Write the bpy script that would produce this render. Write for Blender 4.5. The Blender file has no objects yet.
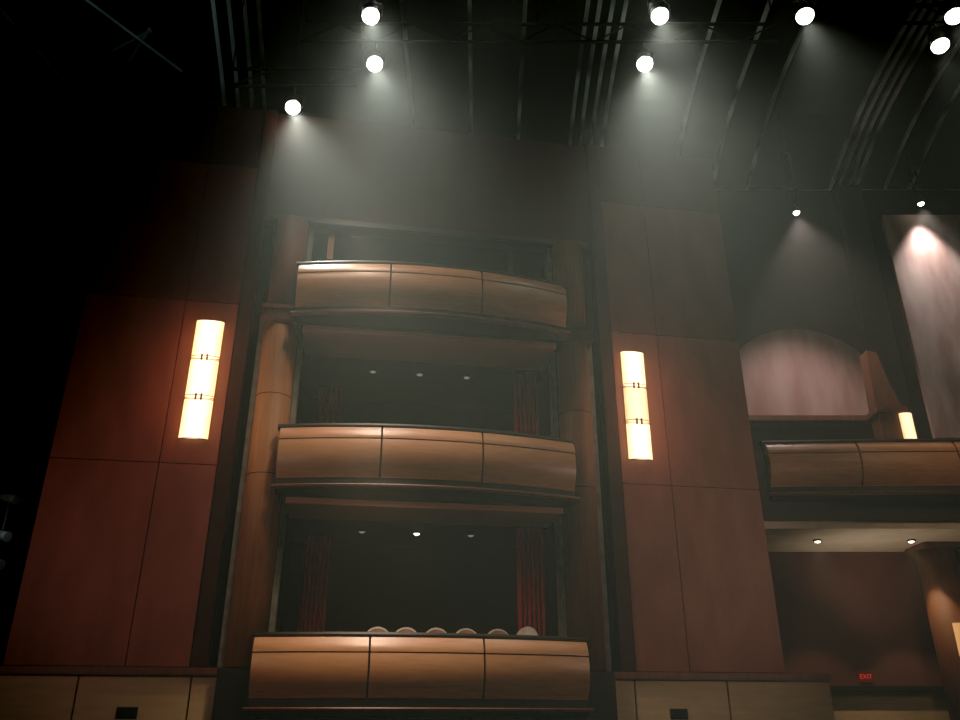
import bpy, bmesh, math, random
from mathutils import Matrix, Vector
random.seed(4)
scene=bpy.context.scene
vs_=scene.view_settings
vs_.view_transform='Standard'
try:
    vs_.use_curve_mapping=True
    cm=vs_.curve_mapping
    cm.black_level=(.018,.0178,.017)
    c=cm.curves[3]
    for p in ((.025,.015),(.055,.046),(.1,.1),(.35,.36)): c.points.new(*p)
    cm.update()
except Exception as e: print(e)
COL=scene.collection
# ---------------- frames ----------------
YAW=math.radians(9.3); PITCH=math.radians(24.15)
CAM=Vector((0,-12,1.6))
R=Vector((math.cos(YAW),-math.sin(YAW),0)); H=Vector((math.sin(YAW),math.cos(YAW),0))
def W(u,d,z): 
    p=CAM+R*u+H*d; return Vector((p.x,p.y,z))
# the far side wall of the hall is turned by 9.3 degrees: local frame (u, d, z)
MR=Matrix(((R.x,H.x,0,CAM.x),(R.y,H.y,0,CAM.y),(0,0,1,0),(0,0,0,1)))
I4=Matrix.Identity(4)
# ---------------- materials ----------------
def mat(name,col,rough=.5,metal=0,spec=.5,noise=None,emit=None,es=0,col2=None,scale=(1,1,1),bump=0,coat=0,ramp=(.3,.7),detail=5):
    m=bpy.data.materials.new(name); m.use_nodes=True; nt=m.node_tree; b=nt.nodes['Principled BSDF']
    b.inputs['Base Color'].default_value=(*col,1); b.inputs['Roughness'].default_value=rough
    b.inputs['Metallic'].default_value=metal; b.inputs['Specular IOR Level'].default_value=spec
    b.inputs['Coat Weight'].default_value=coat; b.inputs['Coat Roughness'].default_value=.3
    if emit: 
        b.inputs['Emission Color'].default_value=(*emit,1); b.inputs['Emission Strength'].default_value=es
    if noise:
        tc=nt.nodes.new('ShaderNodeTexCoord'); mp=nt.nodes.new('ShaderNodeMapping'); mp.inputs['Scale'].default_value=scale
        nz=nt.nodes.new('ShaderNodeTexNoise'); nz.inputs['Scale'].default_value=noise; nz.inputs['Detail'].default_value=detail
        cr=nt.nodes.new('ShaderNodeValToRGB'); cr.color_ramp.elements[0].position=ramp[0]; cr.color_ramp.elements[1].position=ramp[1]
        cr.color_ramp.elements[0].color=(*col,1); cr.color_ramp.elements[1].color=(*(col2 or [c*.6 for c in col]),1)
        nt.links.new(tc.outputs['Object'],mp.inputs[0]); nt.links.new(mp.outputs[0],nz.inputs['Vector'])
        nt.links.new(nz.outputs[0],cr.inputs[0]); nt.links.new(cr.outputs[0],b.inputs['Base Color'])
        if bump:
            bp=nt.nodes.new('ShaderNodeBump'); bp.inputs['Strength'].default_value=bump; bp.inputs['Distance'].default_value=.01
            nt.links.new(nz.outputs[0],bp.inputs['Height']); nt.links.new(bp.outputs[0],b.inputs['Normal'])
    return m
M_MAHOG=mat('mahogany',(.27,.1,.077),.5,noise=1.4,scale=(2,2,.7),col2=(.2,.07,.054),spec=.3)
M_MAHOGM=mat('half_shaded_mahogany',(.18,.062,.047),.55,noise=1.4,scale=(2,2,.7),col2=(.135,.046,.035),spec=.2)  # shade painted into the third panel row and upper left shaft
M_MAHOGD=mat('shaded_and_trim_mahogany',(.06,.022,.017),.6,noise=1.2,scale=(2,2,.7),col2=(.045,.016,.012),spec=.15)  # shade painted into top panels and header; also the dark trim strips
M_TRIM=mat('brown_trim',(.17,.065,.036),.45,noise=3,scale=(6,6,.6),col2=(.12,.04,.025))
M_HONEY=mat('honey_wood',(.52,.26,.14),.38,noise=3,scale=(1,3,10),col2=(.43,.2,.1),spec=.5,coat=.3)
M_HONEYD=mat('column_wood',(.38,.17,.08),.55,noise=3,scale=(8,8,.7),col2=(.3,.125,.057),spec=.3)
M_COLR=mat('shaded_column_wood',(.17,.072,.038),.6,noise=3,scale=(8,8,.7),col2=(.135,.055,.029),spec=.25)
M_DARK=mat('dark_wood',(.02,.01,.008),.5,noise=4,scale=(1,1,6))
M_BLACK=mat('black_metal',(.012,.012,.013),.5,metal=.3)
M_SEAM=mat('shadow_backing',(.01,.006,.005),.8,noise=3)
M_GREY=mat('grey_plaster',(.2,.19,.175),.7,noise=6)
M_CREAM=mat('cream_panel',(.6,.46,.31),.6,noise=4,scale=(.5,.5,3),col2=(.53,.4,.26))
M_CEIL=mat('dark_ceiling',(.004,.005,.005),.9,noise=2,spec=.1)
M_RIB=mat('pale_rib',(.55,.61,.58),.6,noise=.9,col2=(.06,.07,.065),ramp=(.38,.62),detail=1)
M_DWALL=mat('dark_wall',(.02,.012,.011),.8,noise=2,spec=.1)
M_FLOOR=mat('dark_floor',(.012,.007,.006),.8,noise=3)
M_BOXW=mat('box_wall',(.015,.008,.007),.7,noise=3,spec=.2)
M_SOFFIT=mat('soffit',(.42,.18,.12),.6,noise=1,scale=(.5,.5,.5),col2=(.36,.15,.1))
M_CURT=mat('red_curtain',(.3,.014,.012),.85,noise=14,scale=(1,1,.2),col2=(.22,.01,.009))
M_PLAST=mat('lit_streaked_plaster',(.5,.33,.3),.8,noise=1.6,scale=(1.5,1.5,.4),col2=(.34,.17,.15),detail=2,ramp=(.3,.7))
M_PLASTG=mat('grey_pink_plaster',(.48,.38,.35),.8,noise=1.6,scale=(1.6,1.6,.45),col2=(.3,.19,.17),detail=3,ramp=(.35,.65))
M_REDW=mat('red_wall',(.15,.056,.048),.75,noise=1.2,scale=(1,1,.5),col2=(.12,.042,.036),detail=2)
M_SOFW=mat('pale_soffit',(.7,.58,.46),.7,noise=3,col2=(.6,.49,.38))
def lampmat(name,w,k):
    m=bpy.data.materials.new(name); m.use_nodes=True; nt=m.node_tree; b=nt.nodes['Principled BSDF']
    b.inputs['Base Color'].default_value=(.25,.16,.09,1); b.inputs['Roughness'].default_value=.4
    tc=nt.nodes.new('ShaderNodeTexCoord'); sp=nt.nodes.new('ShaderNodeSeparateXYZ'); nt.links.new(tc.outputs['Object'],sp.inputs[0])
    ab=nt.nodes.new('ShaderNodeMath'); ab.operation='ABSOLUTE'; nt.links.new(sp.outputs[0],ab.inputs[0])
    nz=nt.nodes.new('ShaderNodeTexNoise'); nz.inputs['Scale'].default_value=4; nt.links.new(tc.outputs['Object'],nz.inputs['Vector'])
    ad=nt.nodes.new('ShaderNodeMath'); ad.operation='MULTIPLY_ADD'; ad.inputs[1].default_value=.08; nt.links.new(nz.outputs[0],ad.inputs[0]); nt.links.new(ab.outputs[0],ad.inputs[2])
    mr=nt.nodes.new('ShaderNodeMapRange'); mr.inputs['From Min'].default_value=.02; mr.inputs['From Max'].default_value=w/2+.05; nt.links.new(ad.outputs[0],mr.inputs[0])
    cr=nt.nodes.new('ShaderNodeValToRGB'); e=cr.color_ramp.elements
    e[0].position=0; e[0].color=(1,.8,.5,1); e[1].position=1; e[1].color=(.8,.38,.14,1)
    x=e.new(.65); x.color=(1,.7,.36,1)
    nt.links.new(mr.outputs[0],cr.inputs[0]); nt.links.new(cr.outputs[0],b.inputs['Emission Color']); b.inputs['Emission Strength'].default_value=k
    return m
M_LAMP=lampmat('sconce_glass',.42,2.5); M_LAMPM=lampmat('dimmer_sconce_glass',.42,1.5); M_LAMPS=lampmat('small_sconce_glass',.26,1.7)
M_LAMPD=mat('dim_sconce_glass',(.3,.15,.06),.5,emit=(1,.5,.18),es=.6)
M_BRASS=mat('bronze_band',(.2,.1,.04),.35,metal=.8,noise=5)
M_LENS=mat('hot_lens',(1,1,1),.2,emit=(1,.97,.85),es=30)
M_LENS2=mat('small_lens',(1,1,1),.2,emit=(1,.88,.72),es=12)
M_LENSD=mat('downlight_lens',(1,1,1),.2,emit=(1,.8,.55),es=6)
M_LENSDD=mat('dim_downlight_lens',(.5,.5,.5),.2,emit=(1,.85,.65),es=.16)
M_CHAIR=mat('chair_fabric',(.35,.2,.17),.7,noise=8)
M_RIM=mat('pale_chair_rim',(.8,.7,.62),.5,noise=8)
M_CHAIRL=mat('chair_leg_metal',(.2,.17,.14),.4,metal=.8,noise=8)
M_EXIT=mat('exit_housing',(.06,.008,.006),.5,emit=(1,.02,.015),es=.035)
M_EXITL=mat('exit_letters',(1,.1,.06),.5,emit=(1,.06,.04),es=.28)
M_GEAR=mat('gear_dark',(.01,.012,.012),.7,noise=5,spec=.2)
M_STRUT=mat('strut_grey',(.2,.23,.22),.6,noise=1.5,col2=(.08,.1,.1))
M_GEARL=mat('lamp_head_grey',(.4,.44,.44),.5,metal=.2,noise=5)
# ---------------- mesh helpers ----------------
def fin(name,bm,m,M=I4,parent=None,smooth=False):
    me=bpy.data.meshes.new(name); bmesh.ops.recalc_face_normals(bm,faces=bm.faces); bm.to_mesh(me); bm.free()
    if smooth:
        for p in me.polygons: p.use_smooth=True
    if m: me.materials.append(m)
    o=bpy.data.objects.new(name,me); COL.objects.link(o)
    if parent is not None: o.parent=parent
    o.matrix_local=M
    return o
def bbox(bm,x0,x1,y0,y1,z0,z1,bev=0):
    r=bmesh.ops.create_cube(bm,size=1)
    for v in r['verts']:
        v.co=Vector(((x0+x1)/2+v.co.x*(x1-x0),(y0+y1)/2+v.co.y*(y1-y0),(z0+z1)/2+v.co.z*(z1-z0)))
    if bev:
        es=list({e for v in r['verts'] for e in v.link_edges})
        bmesh.ops.bevel(bm,geom=es,offset=bev,segments=2,affect='EDGES')
def box(name,b,m,bev=0,M=I4,parent=None):
    bm=bmesh.new(); bbox(bm,*b,bev=bev); return fin(name,bm,m,M,parent)
def prism(name,pts,y0,y1,m,M=I4,parent=None):
    bm=bmesh.new(); f=[bm.verts.new((p[0],y0,p[1])) for p in pts]; b=[bm.verts.new((p[0],y1,p[1])) for p in pts]
    bm.faces.new(f); bm.faces.new(b[::-1])
    for i in range(len(f)): bm.faces.new((f[i],f[(i+1)%len(f)],b[(i+1)%len(f)],b[i]))
    return fin(name,bm,m,M,parent)
def rod(bm,a,b,r,seg=12,r2=None):
    a=Vector(a); b=Vector(b); v=b-a
    q=v.to_track_quat('Z','Y').to_matrix().to_4x4()
    bmesh.ops.create_cone(bm,cap_ends=True,segments=seg,radius1=r,radius2=r if r2 is None else r2,depth=v.length,matrix=Matrix.Translation((a+b)/2)@q)
def struct(o): o['kind']='structure'; return o
def tag(o,label,cat,group=None):
    o['label']=label; o['category']=cat
    if group: o['group']=group
    return o
def empty(name,loc=(0,0,0),M=None):
    o=bpy.data.objects.new(name,None); COL.objects.link(o); o.empty_display_size=.2
    o.matrix_world=M if M is not None else Matrix.Translation(loc); return o
CX=1.15
def mir(x): return 2*CX-x
# ---------------- room shell ----------------
struct(box('floor',(-16,18,-16,6,-.1,0),M_FLOOR))
struct(box('wall_back',(-16,14,16.3,16.5,0,13.5),M_DWALL,M=MR))
# vaulted ceiling profile (d,z)
prof=[(16.3,13.3),(16.0,13.4),(15.7,13.51),(15.35,13.65),(15,13.78),(14.65,13.89),(14.3,13.98),(13.9,14.06),(13.5,14.12),(13.1,14.17),(12.7,14.2),(11,14.28),(9,14.3),(-3,14.3)]
bm=bmesh.new()
prev=None
for (d,z) in prof:
    row=[bm.verts.new((u,d,z)) for u in (-16,14)]+[bm.verts.new((u,d,z+.2)) for u in (14,-16)]
    if prev:
        for i in range(4): bm.faces.new((prev[i],prev[(i+1)%4],row[(i+1)%4],row[i]))
    prev=row
struct(fin('ceiling',bm,M_CEIL,MR))
# ribs on the vault (u, slant, width)
ribs=[(u,0,.04) for u in (-1.5,-.2,.87,2.07,2.3,2.55,2.8,4.58,5.55,6.4,8.4,8.6,8.8,9.0,9.7,10.3)]+[(u,-.19,.04) for u in (-5.1,-4.8,-4.5,-4.23)]
for (u,s,w) in ribs:
    bm=bmesh.new(); prev=None
    pts=prof[:12]
    for (d,z) in pts:
        uu=u+s*(d-11.35)
        row=[bm.verts.new(c) for c in ((uu-w,d,z-.05),(uu+w,d,z-.05),(uu+w,d,z+.01),(uu-w,d,z+.01))]
        if prev:
            for i in range(4): bm.faces.new((prev[i],prev[(i+1)%4],row[(i+1)%4],row[i]))
        else: bm.faces.new(row)
        prev=row
    bm.faces.new(prev)
    tag(fin('ceiling_rib',bm,M_RIB,MR),'thin pale curved strip along the dark vaulted ceiling','ceiling rib','curved strips on the vaulted ceiling')
# cornice where the vault meets the far wall
struct(box('trim_1',(4.6,13,16.1,16.3,13.15,13.3),M_RIB,M=MR))
# ceiling cross struts upper corner
def strut(a,b,r=.035):
    bm=bmesh.new(); rod(bm,W(*a),W(*b),r,8)
    tag(fin('ceiling_strut',bm,M_STRUT),'thin straight strut below the dark ceiling','ceiling strut','struts in the ceiling corner')
strut((-9.2,11.4,14.1),(-8.48,14.2,13.85)); strut((-8.4,13.0,14.05),(-6.5,12.0,14.1)); strut((-8.3,14.0,13.88),(-6.5,11.95,14.1)); strut((-7.5,11.2,14.12),(-6.2,13,14.0))
# ---------------- main panelled wall ----------------
rows=[2.3,5.08,7.75,10.42,11.7]
xs=[(-4.26,-2.76),(-2.76,-1.94)]
for side in (0,1):
    a,b=(-4.26,-1.9) if side==0 else (mir(-1.9),mir(-4.26))
    struct(box('wall_left' if side==0 else 'wall_right',(a,b,.04,.35,0,11.7),M_SEAM))
    for (p,q) in xs:
        if side: p,q=mir(q),mir(p)
        for i in range(4):
            o=box('wall_panel',(p+.005,q-.005,0,.04,rows[i]+.005,rows[i+1]-.005),[M_MAHOG,M_MAHOG,M_MAHOGM,M_MAHOGD][i],bev=.004)  # upper rows get darker copies of the wood, painting in the unlit top
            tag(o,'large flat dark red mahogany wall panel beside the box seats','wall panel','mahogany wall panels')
    # strips between panel wall and column
    f=(lambda x0,x1:(x0,x1)) if side==0 else (lambda x0,x1:(mir(x1),mir(x0)))
    x0,x1=f(-1.93,-1.72); struct(box('trim_2' if side==0 else 'trim_3',(x0,x1,-.04,.3,2.3,11.7),M_MAHOGD,bev=.01))
    x0,x1=f(-1.72,-1.6); struct(box('trim_4' if side==0 else 'trim_5',(x0,x1,.2,.3,2.3,11.7),M_SEAM))
    x0,x1=f(-1.6,-1.5); struct(box('trim_6' if side==0 else 'trim_7',(x0,x1,.05,.3,2.3,7.6),M_GREY,bev=.01))
    x0,x1=f(-1.52,-.94); struct(box('trim_8' if side==0 else 'trim_9',(x0,x1,.34,.5,0,11.7),M_DARK))
    x0,x1=f(-.98,-.9); struct(box('trim_10' if side==0 else 'trim_11',(x0,x1,.12,.34,0,9.4),M_GREY))
    # ledge and cream base
    x0,x1=f(-4.9,-1.55); struct(box('trim_12' if side==0 else 'trim_13',(x0,x1,-.14,.04,2.19,2.29),M_TRIM,bev=.015))
    for (p,q) in ((-4.9,-3.3),(-3.28,-1.9),(-1.88,-1.56)):
        x0,x1=f(p,q); o=box('base_panel',(x0,x1,-.05,.03,0.0,2.18),M_CREAM,bev=.006)
        tag(o,'cream painted base panel under the dark wooden ledge','base panel','cream base panels')
    x0,x1=f(-2.76,-2.5)
    v=empty('wall_vent',((x0+x1)/2-(.0 if side==0 else .12),-.05,1.74)); tag(v,'small dark louvred vent set in the cream base','vent','small wall vents')
    box('vent_frame',(-.13,.13,-.015,-.001,-.07,.07),M_BLACK,bev=.004,parent=v)
    bm=bmesh.new()
    for k in range(5): bbox(bm,-.11,.11,-.025,-.016,-.05+k*.022,-.04+k*.022)
    fin('louvre',bm,M_GEAR,parent=v)
    # column
    cx=-1.25 if side==0 else mir(-1.25)
    c=empty('column',(cx,.07,0)); tag(c,'round honey-brown wooden column beside the stacked box seats','column','round columns flanking the boxes')
    for (z0,z1) in ((2.3,7.4),(7.72,9.4)):
        bm=bmesh.new(); bmesh.ops.create_cone(bm,cap_ends=True,segments=48,radius1=.265,radius2=.265,depth=z1-z0,matrix=Matrix.Translation((0,0,(z0+z1)/2)))
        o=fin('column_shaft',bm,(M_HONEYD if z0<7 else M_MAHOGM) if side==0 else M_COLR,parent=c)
        for p in o.data.polygons: p.use_smooth=abs(p.normal.z)<.5
    for zj in (4.95,6.2):
        bm=bmesh.new(); bmesh.ops.create_cone(bm,cap_ends=True,segments=48,radius1=.2665,radius2=.2665,depth=.012,matrix=Matrix.Translation((0,0,zj)))
        fin('shaft_joint',bm,M_SEAM,parent=c)
    box('column_plinth',(-.3,.3,-.3,.26,0,2.28),M_DARK,bev=.01,parent=c)
    bm=bmesh.new(); bbox(bm,-.3,.3,-.3,.26,7.42,7.5,bev=.01); bbox(bm,-.3,.3,-.3,.26,7.62,7.7,bev=.01); bbox(bm,-.26,.26,-.26,.22,7.5,7.62)
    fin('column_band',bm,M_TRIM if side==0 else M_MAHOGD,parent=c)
# header over the bay
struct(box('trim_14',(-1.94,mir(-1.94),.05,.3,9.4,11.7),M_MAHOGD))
struct(box('trim_15',(-1.6,mir(-1.6),-.02,.05,9.4,9.5),M_DARK))
# box interiors
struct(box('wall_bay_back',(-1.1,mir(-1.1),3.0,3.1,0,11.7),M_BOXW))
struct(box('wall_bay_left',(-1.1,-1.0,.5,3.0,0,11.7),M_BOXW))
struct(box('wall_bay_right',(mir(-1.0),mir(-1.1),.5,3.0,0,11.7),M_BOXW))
# ---------------- balconies ----------------
SAG=.3
def balcony(ztop,hw,base=-.4,M=None,label='',cxl=0,sag=SAG,n=3,lipw=.06,joints=None,depthback=-.28):
    root=empty('balcony',M=M if M is not None else Matrix.Translation((CX,0,ztop)))
    tag(root,label,'balcony','curved wooden box balconies')
    def yy(x): return base-sag*(1-(x/hw)**2)
    def sweep(name,xa,xb,pf,m,seg=14,smooth=False,closed=True):
        bm=bmesh.new(); prev=None
        for i in range(seg+1):
            x=xa+(xb-xa)*i/seg
            row=[bm.verts.new((x,yy(x)-o if o is not None else depthback,z)) for (o,z) in pf]
            if prev:
                for k in range(len(row)): bm.faces.new((prev[k],prev[(k+1)%len(row)],row[(k+1)%len(row)],row[k]))
            else: bm.faces.new(row[::-1])
            prev=row
        bm.faces.new(prev)
        return fin(name,bm,m,parent=root)
    js=joints or [-hw+2*hw*i/n for i in range(n+1)]
    for a,b in zip(js[:-1],js[1:]):
        g=.014
        up=[(-.05,-.0),(-.01,-.0)]+[(.0+.085*math.sin(math.pi/2*t),-.01-.18*t) for t in [i/12 for i in range(13)]]+[(-.05,-.19)]
        o=sweep('fascia_upper_strip',a+g,b-g,up,M_HONEY,28)
        low=[(-.05,-.207)]+[(.08+.045*math.sin(math.pi*t*.9)-.15*t*t,-.207-.538*t) for t in [i/24 for i in range(25)]]+[(-.05,-.745)]
        o=sweep('fascia_panel',a+g,b-g,low,M_HONEY,28)
    sweep('fascia_backing',js[0],js[-1],[(-.16,.0),(-.05,.0),(-.05,-.8),(-.16,-.8)],M_DARK,24)
    sweep('hand_rail',js[0]-.03,js[-1]+.03,[(-.16,.005),(.0,.005),(.005,.03),(-.01,.06),(-.14,.065)],M_DARK,24)
    sweep('slab',js[0]+.02,js[-1]-.02,[(None,-.78),(-.05,-.78),(-.05,-.9),(None,-.96)],M_DARK,24)
    sweep('bottom_lip',js[0]-.04,js[-1]+.04,[(-.05,-.855),(.04,-.855),(.05,-.87),(.04,-.895),(-.05,-.895)],M_TRIM,24)
    return root
balcony(8.33,2.2,label='curved honey-wood balcony front with three panels, uppermost box')
balcony(5.57,2.22,label='curved honey-wood balcony front with three panels, middle box')
balcony(2.66,2.27,label='curved honey-wood balcony front with three panels, chairs behind its rail')
# box floors/ceilings
for k,z in enumerate((7.38,4.62,1.7)):
    struct(box('ceiling_box' if k==0 else f'ceiling_box_{k}',(-1.0,mir(-1.0),-.28,3.0,z-.03,z+.12),M_BOXW))
    if k<2: struct(box(f'trim_{20+k}',(-.9,mir(-.9),-.25,.75,z-.12,z-.031),M_SOFFIT,bev=.01))
struct(box('ceiling_box_3',(-1.0,mir(-1.0),.3,3.0,9.4,9.5),M_BOXW))
# post and railing in the top opening
for x in (-.6,2.55):
    o=box('opening_post',(x-.05,x+.05,.2,.34,7.5,9.4),M_HONEYD if x<0 else M_MAHOGD,bev=.01); tag(o,'slim wooden post in the upper box opening','post','upper opening posts')
rt=empty('railing',(CX,-.25,8.39)); tag(rt,'thin dark metal railing on top of the uppermost balcony','railing')
bm=bmesh.new()
for z in (.09,.17): rod(bm,(-1.9,-.0,z),(1.9,-.0,z),.012,8)
fin('rail_bar',bm,M_GEAR,parent=rt)
for k in range(6):
    bm=bmesh.new(); rod(bm,(-1.9+k*.76,0,-.8),(-1.9+k*.76,0,.17),.012,8); fin('baluster',bm,M_GEAR,parent=rt)
# curtains
def curtain(x0,x1,y,z0,z1):
    bm=bmesh.new(); n=72; rowsv=[]
    for j in range(9):
        z=z0+(z1-z0)*j/8
        rowsv.append([bm.verts.new((x0+(x1-x0)*i/n, y+.03*math.sin(i*.55+.1*j)+.008*math.sin(i*1.3), z)) for i in range(n+1)])
    for j in range(8):
        for i in range(n): bm.faces.new((rowsv[j][i],rowsv[j][i+1],rowsv[j+1][i+1],rowsv[j+1][i]))
    o=fin('curtain',bm,M_CURT,smooth=True); md=o.modifiers.new('s','SOLIDIFY'); md.thickness=.01
    tag(o,'dark red pleated curtain hanging at the side of a box','curtain','red box curtains')
for (z0,z1) in ((4.75,7.33),(1.83,4.57)):
    curtain(-.7,-.25,2.3,z0,z1); curtain(2.75,3.22,1.1,z0,z1)
# downlights in boxes
def downlight(loc,m,e,group='recessed downlights in the boxes',label='small round recessed downlight in a box ceiling',M=None,col=(1,.75,.5),ang=97,blend=.8):
    c=empty('downlight',M=M if M is not None else Matrix.Translation(loc)); tag(c,label,'downlight',group)
    bm=bmesh.new(); bmesh.ops.create_cone(bm,cap_ends=True,segments=24,radius1=.075,radius2=.06,depth=.03,matrix=Matrix.Translation((0,0,-.015))); fin('trim_ring',bm,M_BLACK,parent=c)
    bm=bmesh.new(); bmesh.ops.create_uvsphere(bm,u_segments=16,v_segments=8,radius=.05,matrix=Matrix.Translation((0,0,-.03))@Matrix.Scale(.5,4,(0,0,1))); fin('bulb',bm,m,parent=c)
    if e:
        l=bpy.data.lights.new('downlight_lamp','SPOT'); l.energy=e; l.color=col; l.spot_size=math.radians(ang); l.spot_blend=blend; l.shadow_soft_size=.04
        lo=bpy.data.objects.new('downlight_lamp',l); COL.objects.link(lo); lo.parent=c; lo.location=(0,0,-.07)
for x in (.27,1.1,1.95): downlight((x,1.4,7.35),M_LENSDD,5)
downlight((1.17,1.8,4.59),M_LENSD,18); downlight((2.1,1.8,4.59),M_LENSDD,0); downlight((.25,1.8,4.59),M_LENSDD,0)
# chairs in the lowest box
def chair(x,y,rot,fab=None,up=0):
    M=Matrix.Translation((x,y,1.82))@Matrix.Rotation(rot,4,'Z')@Matrix.Diagonal((.84,.84,.985+up,1))
    c=empty('chair',M=M); tag(c,'dark chair with pale rounded back rim behind the balcony rail' if fab is None else 'pale chair turned sideways at the end of the balcony row','chair','chairs in the lowest box')
    bm=bmesh.new(); bbox(bm,-.22,.22,-.22,.22,.42,.5,bev=.03); fin('seat',bm,fab or M_CHAIR,parent=c)
    N=20
    outl=[(-.2,.5)]+[(-.2*math.cos(math.pi*i/N),.88+.15*math.sin(math.pi*i/N)) for i in range(N+1)]+[(.2,.5)]
    bm=bmesh.new()
    f=[bm.verts.new((p[0],.19-.03*(1-(p[0]/.2)**2),p[1])) for p in outl]; b=[bm.verts.new((p[0],.245-.02*(1-(p[0]/.2)**2),p[1])) for p in outl]
    bm.faces.new(f); bm.faces.new(b[::-1])
    for i in range(len(f)): bm.faces.new((f[i],f[(i+1)%len(f)],b[(i+1)%len(f)],b[i]))
    fin('backrest',bm,fab or M_CHAIR,parent=c)
    bm=bmesh.new()
    for p,q in zip(outl[:-1],outl[1:]): rod(bm,(p[0],.215-.025*(1-(p[0]/.2)**2),p[1]),(q[0],.215-.025*(1-(q[0]/.2)**2),q[1]),.026,8)
    fin('back_rim',bm,M_RIM,parent=c)
    for sx in (-.19,.19):
        for sy in (-.19,.19):
            bm=bmesh.new(); rod(bm,(sx,sy,0),(sx*.95,sy*.95,.43),.014,8,.018); fin('leg',bm,M_CHAIRL,parent=c)
for i,x in enumerate((.52,.94,1.36,1.8,2.26,2.82)):
    chair(x,.4,math.pi+[.05,-.05,.05,0,.05,-.7][i],M_RIM if i==5 else None,.06 if i==5 else .02)
# ---------------- sconces ----------------
def sconce(M,w,h,n,label,glass,mid=None,glow=0):
    s=empty('wall_sconce',M=M); tag(s,label,'wall lamp','tall glowing wall sconces' if n>1 else 'short glowing wall sconces')
    box('back_plate',(-w/2+.03,w/2-.03,-.03,0,-h/2+.02,h/2-.02),M_BRASS,bev=.004,parent=s)
    seg=h/n; D=.06
    for k in range(n):
        z0=-h/2+k*seg+.012; z1=z0+seg-.024
        bm=bmesh.new(); N=14; fr=[];
        for z in (z0,z1):
            fr.append([bm.verts.new((w/2*math.cos(math.pi*i/N)*-1, -.03-D*math.sin(math.pi*i/N), z)) for i in range(N+1)])
        for i in range(N): bm.faces.new((fr[0][i],fr[0][i+1],fr[1][i+1],fr[1][i]))
        bm.faces.new(fr[0]); bm.faces.new(fr[1][::-1]); bm.faces.new((fr[0][0],fr[1][0],fr[1][-1],fr[0][-1]))
        fin('glass_shade',bm,mid if (mid and k==1) else glass,parent=s)
    for k in range(n+1):
        if n==1: continue
        z=-h/2+k*seg
        bm=bmesh.new()
        for dz in ((-.03,.03) if 0<k<n else (0,)):
            for i in range(14):
                a0=math.pi*i/14; a1=math.pi*(i+1)/14
                rod(bm,(-w/2*1.03*math.cos(a0),-.03-(D+.01)*math.sin(a0),z+dz),(-w/2*1.03*math.cos(a1),-.03-(D+.01)*math.sin(a1),z+dz),.006,6)
        if 0<k<n:
            for xx in (-.04,.04): bbox(bm,xx-.013,xx+.013,-.03-D-.03,-.03-D,z-.05,z+.05)
        fin('metal_band',bm,M_BRASS,parent=s)
    if glow:
        for z in (-.6,0,.6):
            l=bpy.data.lights.new('sconce_lamp','POINT'); l.energy=glow; l.color=(1,.55,.32); l.shadow_soft_size=.15
            lo=bpy.data.objects.new('sconce_lamp',l); COL.objects.link(lo); lo.parent=s; lo.location=(0,-.4,z)
sconce(Matrix.Translation((-2.33,-.002,6.42)),.42,1.95,3,'tall glowing three-section amber glass sconce on mahogany panel',M_LAMP,glow=6)
sconce(Matrix.Translation((mir(-2.33)-.06,-.002,6.42)),.4,1.9,3,'tall glowing three-section amber glass sconce, middle section dimmer',M_LAMP,M_LAMPM,glow=6)
# ---------------- far side section (turned frame) ----------------
struct(box('wall_far_lower',(4.6,13,15.5,15.8,2.2,4.6),M_REDW,M=MR))
struct(box('wall_far_base',(4.6,13,15.42,15.8,0,2.13),M_CREAM,M=MR))
struct(box('trim_30',(4.6,13,15.3,15.5,2.13,2.22),M_DARK,bev=.01,M=MR))
struct(box('wall_far_upper',(4.6,13,16.0,16.28,4.6,13.2),M_DWALL,M=MR))
N=32; arch=[(5.1,7.4)]+[(6.85-1.75*math.cos(math.pi*i/N),7.85+1.65*math.sin(math.pi*i/N)) for i in range(N+1)]+[(8.6,7.4)]
arch=[(min(x,8.3),z) for x,z in arch]
struct(prism('wall_far_light_pool',arch,15.95,16.0,M_PLAST,M=MR))  # pale arch cut to the spotlight's pool, painting light onto the dark wall
struct(box('trim_31',(5.0,8.3,15.75,16.0,7.3,7.42),M_TRIM,bev=.01,M=MR))
struct(box('trim_32',(8.35,8.95,15.8,16.0,6,13.2),M_DARK,bev=.01,M=MR))
o=box('wall_drape_panel',(9.05,12.5,15.4,15.5,6.8,12.1),M_PLASTG,bev=.01,M=MR); tag(o,'tall streaked greyish-pink plaster panel lit from above','wall panel')
struct(box('ceiling_far_box',(4.6,13,13.5,15.6,4.58,4.7),M_SOFW,M=MR))
struct(box('floor_far_box',(4.6,13,13.45,16.0,4.7,5.08),M_DARK,M=MR))
MB=MR@Matrix.Translation((8.2,13.9,5.98))
balcony(0,6,base=-.4,M=MB,label='long curved honey-wood balcony front on the adjoining wall',sag=.35,joints=[-3.35,-1.83,-.2,1.5,3.2],depthback=-.45)
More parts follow.
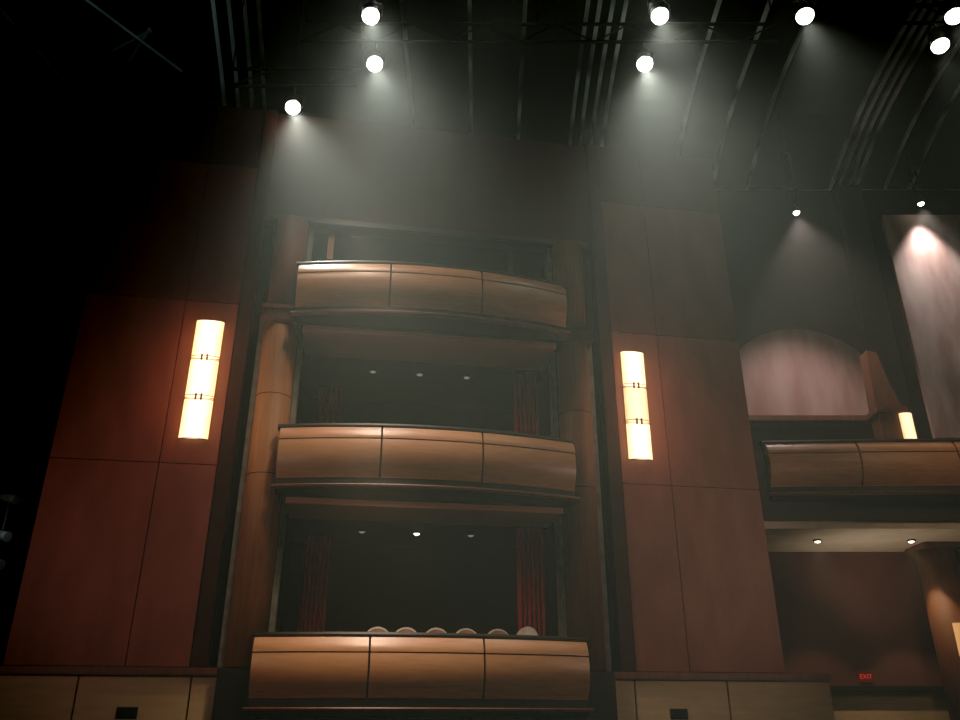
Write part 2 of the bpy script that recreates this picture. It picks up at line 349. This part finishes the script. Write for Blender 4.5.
# upper pilaster & lower column
c=empty('column',M=MR@Matrix.Translation((8.0,15.1,5.09))); tag(c,'plain brown wooden pier with sloping top on the upper level','column')
box('column_shaft',(-.22,.2,-.2,.2,0,2.07),M_COLR,bev=.02,parent=c)
box('capital',(-.26,.34,-.24,.24,2.07,2.19),M_TRIM,bev=.01,parent=c)
prism('sloped_top',[(-.2,2.2),(.32,2.2),(.16,2.75),(.04,3.4),(-.16,3.45)],-.1,.22,M_COLR,parent=c)
c=empty('column',M=MR@Matrix.Translation((8.25,14.9,0))); tag(c,'round honey-wood column under the side balcony','column')
bm=bmesh.new(); bmesh.ops.create_cone(bm,cap_ends=True,segments=40,radius1=.33,radius2=.33,depth=4.48,matrix=Matrix.Translation((0,0,2.24)))
o=fin('column_shaft',bm,M_COLR,parent=c)
for p in o.data.polygons: p.use_smooth=abs(p.normal.z)<.5
box('capital',(-.36,.36,-.36,.36,4.48,4.575),M_TRIM,bev=.01,parent=c)
sconce(MR@Matrix.Translation((8.25,14.88,6.75)),.25,.76,1,'short glowing amber glass sconce beside an upper wooden pilaster',M_LAMPS)
sconce(MR@Matrix.Translation((8.14,14.56,2.92)),.15,.56,1,'short dim orange glass sconce on a lower wooden column',M_LAMPD)
for (u,m) in ((5.95,M_LENSD),(7.6,M_LENSD),(9.2,M_LENSD)):
    downlight(None,m,75,'recessed downlights under the side balcony','small round downlight glowing in pale soffit',MR@Matrix.Translation((u,14.4,4.58)),ang=70,blend=.3)
# exit sign
ex=empty('exit_sign',M=MR@Matrix.Translation((6.84,15.5,2.38))@Matrix.Scale(.9,4)); tag(ex,'small red glowing exit sign low on the dark wall','exit sign')
box('sign_housing',(-.15,.15,-.05,0,-.1,.1),M_EXIT,bev=.006,parent=ex)
cu=bpy.data.curves.new('t','FONT'); cu.body='EXIT'; cu.size=.12; cu.extrude=.003; cu.align_x='CENTER'; cu.align_y='CENTER'
to=bpy.data.objects.new('t',cu); COL.objects.link(to); bpy.context.view_layer.update()
me=bpy.data.meshes.new_from_object(to); bpy.data.objects.remove(to); me.materials.clear(); me.materials.append(M_EXITL)
lt=bpy.data.objects.new('letters',me); COL.objects.link(lt); lt.parent=ex; lt.matrix_local=Matrix.Translation((0,-.052,0))@Matrix.Rotation(math.pi/2,4,'X')
# ---------------- stage lights ----------------
def fixture(pos,target,energy,lens,scale=1,col=(.95,1,.89),label='bright stage spotlight hanging from a lighting truss',stem=.45,angle=42,group='overhead stage spotlights',blend=1):
    pos=Vector(pos); tgt=Vector(target)
    q=(tgt-pos).to_track_quat('-Z','Y').to_matrix().to_4x4()
    root=empty('stage_light',pos); tag(root,label,'stage light',group)
    Mq=q@Matrix.Scale(scale,4)
    bm=bmesh.new()
    bmesh.ops.create_cone(bm,cap_ends=False,segments=28,radius1=.13,radius2=.12,depth=.3,matrix=Matrix.Translation((0,0,.14)))
    bmesh.ops.create_cone(bm,cap_ends=True,segments=28,radius1=.12,radius2=.07,depth=.14,matrix=Matrix.Translation((0,0,.36)))
    for k in range(4): bmesh.ops.create_cone(bm,cap_ends=True,segments=28,radius1=.135,radius2=.135,depth=.012,matrix=Matrix.Translation((0,0,.2+k*.035)))
    fin('lamp_housing',bm,M_BLACK,Mq,root)
    bm=bmesh.new(); bmesh.ops.create_uvsphere(bm,u_segments=24,v_segments=12,radius=.13,matrix=Matrix.Scale(.9,4,(0,0,1))); fin('lens',bm,lens,Mq,root)
    bm=bmesh.new()
    rod(bm,(-.17*scale,0,0),(-.17*scale,0,stem*.6),.012,8); rod(bm,(.17*scale,0,0),(.17*scale,0,stem*.6),.012,8); rod(bm,(-.17*scale,0,stem*.6),(.17*scale,0,stem*.6),.012,8)
    fin('yoke',bm,M_BLACK,parent=root)
    bm=bmesh.new(); rod(bm,(0,0,stem*.6),(0,0,stem),.02,8); fin('clamp',bm,M_BLACK,parent=root)
    l=bpy.data.lights.new('beam','SPOT'); l.energy=energy; l.color=col; l.spot_size=math.radians(angle); l.spot_blend=blend; l.shadow_soft_size=.08
    lo=bpy.data.objects.new('beam_lamp',l); COL.objects.link(lo); lo.parent=root; lo.matrix_local=q@Matrix.Translation((0,0,-.12))
    return root
Z=11.6
L=[(-1.69,9.3,(.3,6.0),1350,68),(-1.745,10.3,(.9,6.6),1900,70),(-3.32,11.34,(.3,6.9),2900,52),(2.78,9.3,(2.5,6.0),1100,64),(2.73,10.3,(2.7,6.6),2800,66),(5.02,9.3,(4.2,6.4),700,56),(7.42,9.9,(6,8),240,44),(7.33,9.3,(6,7.5),200,44)]
for (u,d,t,e,an) in L:
    fixture(W(u,d,Z),W(t[0],t[1],0),e,M_LENS,angle=an,stem=.44)
def pipe(d,u0,u1,z):
    bm=bmesh.new(); rod(bm,W(u0,d,z),W(u1,d,z),.03,10); rod(bm,W(u0,d,z+.4),W(u1,d,z+.4),.03,10)
    n=int((u1-u0)/.6)
    for i in range(n):
        a=u0+(u1-u0)*i/n; b=u0+(u1-u0)*(i+1)/n
        rod(bm,W(a,d,z+(.4 if i%2 else 0)),W(b,d,z+(0 if i%2 else .4)),.015,6)
    k=max(2,int((u1-u0)/3))
    for i in range(k+1):
        a=u0+(u1-u0)*i/k; rod(bm,W(a,d,z+.4),W(a,d,14.2),.012,6)
    tag(fin('lighting_truss',bm,M_GEAR),'dark metal lattice lighting truss under the ceiling','lighting truss','overhead lighting trusses')
pipe(9.3,-3,9,12.08); pipe(10.3,-3,5,12.08); pipe(9.9,6.7,8.5,12.08); pipe(11.34,-4.5,-2.2,12.08)
# small downward spots of the side section
fixture(W(6.56,14.15,11.3),W(6.8,14.25,4),520,M_LENS2,.5,(1,.78,.72),'small downward spotlight over the side wall',stem=2.55,angle=88,group='small side wall spotlights',blend=.6)
fixture(W(9.82,15.12,12.2),W(9.9,15.25,8),750,M_LENS2,.5,(1,.84,.77),'small downward spotlight grazing the tall plaster panel',stem=1.45,angle=76,group='small side wall spotlights',blend=1)
# side lighting boom in the wing
bo=empty('lighting_boom',W(-7.05,12,0)); tag(bo,'dark vertical pipe stand carrying small grey stage lamps','lighting stand')
bm=bmesh.new(); rod(bm,(0,0,0),(0,0,6),.03,10); fin('stand_pipe',bm,M_BLACK,parent=bo)
bm=bmesh.new(); bmesh.ops.create_cone(bm,cap_ends=True,segments=24,radius1=.35,radius2=.3,depth=.05,matrix=Matrix.Translation((0,0,.025))); fin('stand_base',bm,M_BLACK,parent=bo)
for z in (3.3,3.75,4.15,4.7):
    bm=bmesh.new(); rod(bm,(-.05,-.1,z),(.17,-.2,z-.06),.06,16,.075); rod(bm,(0,0,z),(-.03,-.1,z),.02,8); rod(bm,(-.12,-.08,z),(-.05,-.1,z),.035,12)
    fin('lamp_head',bm,M_GEARL,parent=bo)
# ---------------- lighting ----------------
def spot(loc,target,e,col,ang,soft=.5,blend=1):  # added fill light, no fixture behind it
    l=bpy.data.lights.new('added_fill','SPOT'); l.energy=e; l.color=col; l.spot_size=math.radians(ang); l.spot_blend=blend; l.shadow_soft_size=soft
    o=bpy.data.objects.new('added_fill',l); COL.objects.link(o); o.location=loc
    o.rotation_euler=(Vector(target)-Vector(loc)).to_track_quat('-Z','Y').to_euler()
# added warm spots, unseen, above each balcony front, slightly to one side
spot((-.5,-2.0,10.6),(.2,-.75,8.1),230,(1,.75,.54),88,.2)
spot((-.1,-2.2,8.0),(.5,-.75,5.4),290,(1,.73,.52),94,.2)
spot((.1,-2.2,5.1),(.7,-.75,2.5),260,(1,.73,.52),98,.2)
spot((-6,-5.5,4.0),(-2.2,0,4.3),270,(1,.68,.58),60,1)
spot((9.5,-6,4.0),(5.0,0,4.3),350,(1,.68,.58),54,1)
spot((-3.4,-4,2.4),(-3.4,0,1.5),12,(1,.75,.55),80,.5)
spot((5.6,-4,2.4),(5.6,0,1.5),12,(1,.75,.55),80,.5)
for z in (6.2,3.3):
    spot((1.7,-.1,z),(3.0,1.1,z-.1),9,(1,.45,.36),50,.25)
    spot((.9,.3,z),(-.5,2.3,z-.1),3,(1,.45,.36),30,.25)
spot(W(10.5,9,10.5),W(10.8,15.4,9.5),230,(1,.9,.85),32)
spot(W(8,6,9),W(7.8,13.5,5.2),400,(1,.72,.48),30)
spot(W(3,9,12.6),W(4,13.5,14.2),80,(.85,1,.95),120,.5)
spot(W(-5,9,12.4),W(-7.6,12.5,14.0),130,(.8,1,.95),90,.5)
spot(W(6.6,14.3,2.9),W(7.2,14.5,4.6),46,(1,.8,.62),140,.3)
spot(W(-6.3,9.5,5),W(-7.1,12,4.0),60,(.85,.95,1),30,.1)
# added soft spots, unseen, that make the haze around the lamp clusters glow
for (u,d,e) in ((-1.9,9.9,280),(.2,9.8,200),(2.6,9.8,270)):
    spot(W(u,d,12.3),W(u+.1,d-3.0,7),e,(.95,1,.89),80,.9)
# haze
w=bpy.data.worlds.new('World'); scene.world=w; w.use_nodes=True; nt=w.node_tree
nt.nodes['Background'].inputs[0].default_value=(0,0,0,1); nt.nodes['Background'].inputs[1].default_value=0
vs=nt.nodes.new('ShaderNodeVolumeScatter'); vs.inputs['Color'].default_value=(.98,1,.95,1); vs.inputs['Density'].default_value=.009; vs.inputs['Anisotropy'].default_value=.2
nt.links.new(vs.outputs[0],nt.nodes['World Output'].inputs['Volume'])
# camera
cd=bpy.data.cameras.new('Camera'); cd.sensor_width=36; cd.lens=36*814/960; cd.clip_end=200
co=bpy.data.objects.new('Camera',cd); COL.objects.link(co); co.location=CAM
co.rotation_euler=(math.pi/2+PITCH,0,-YAW); scene.camera=co
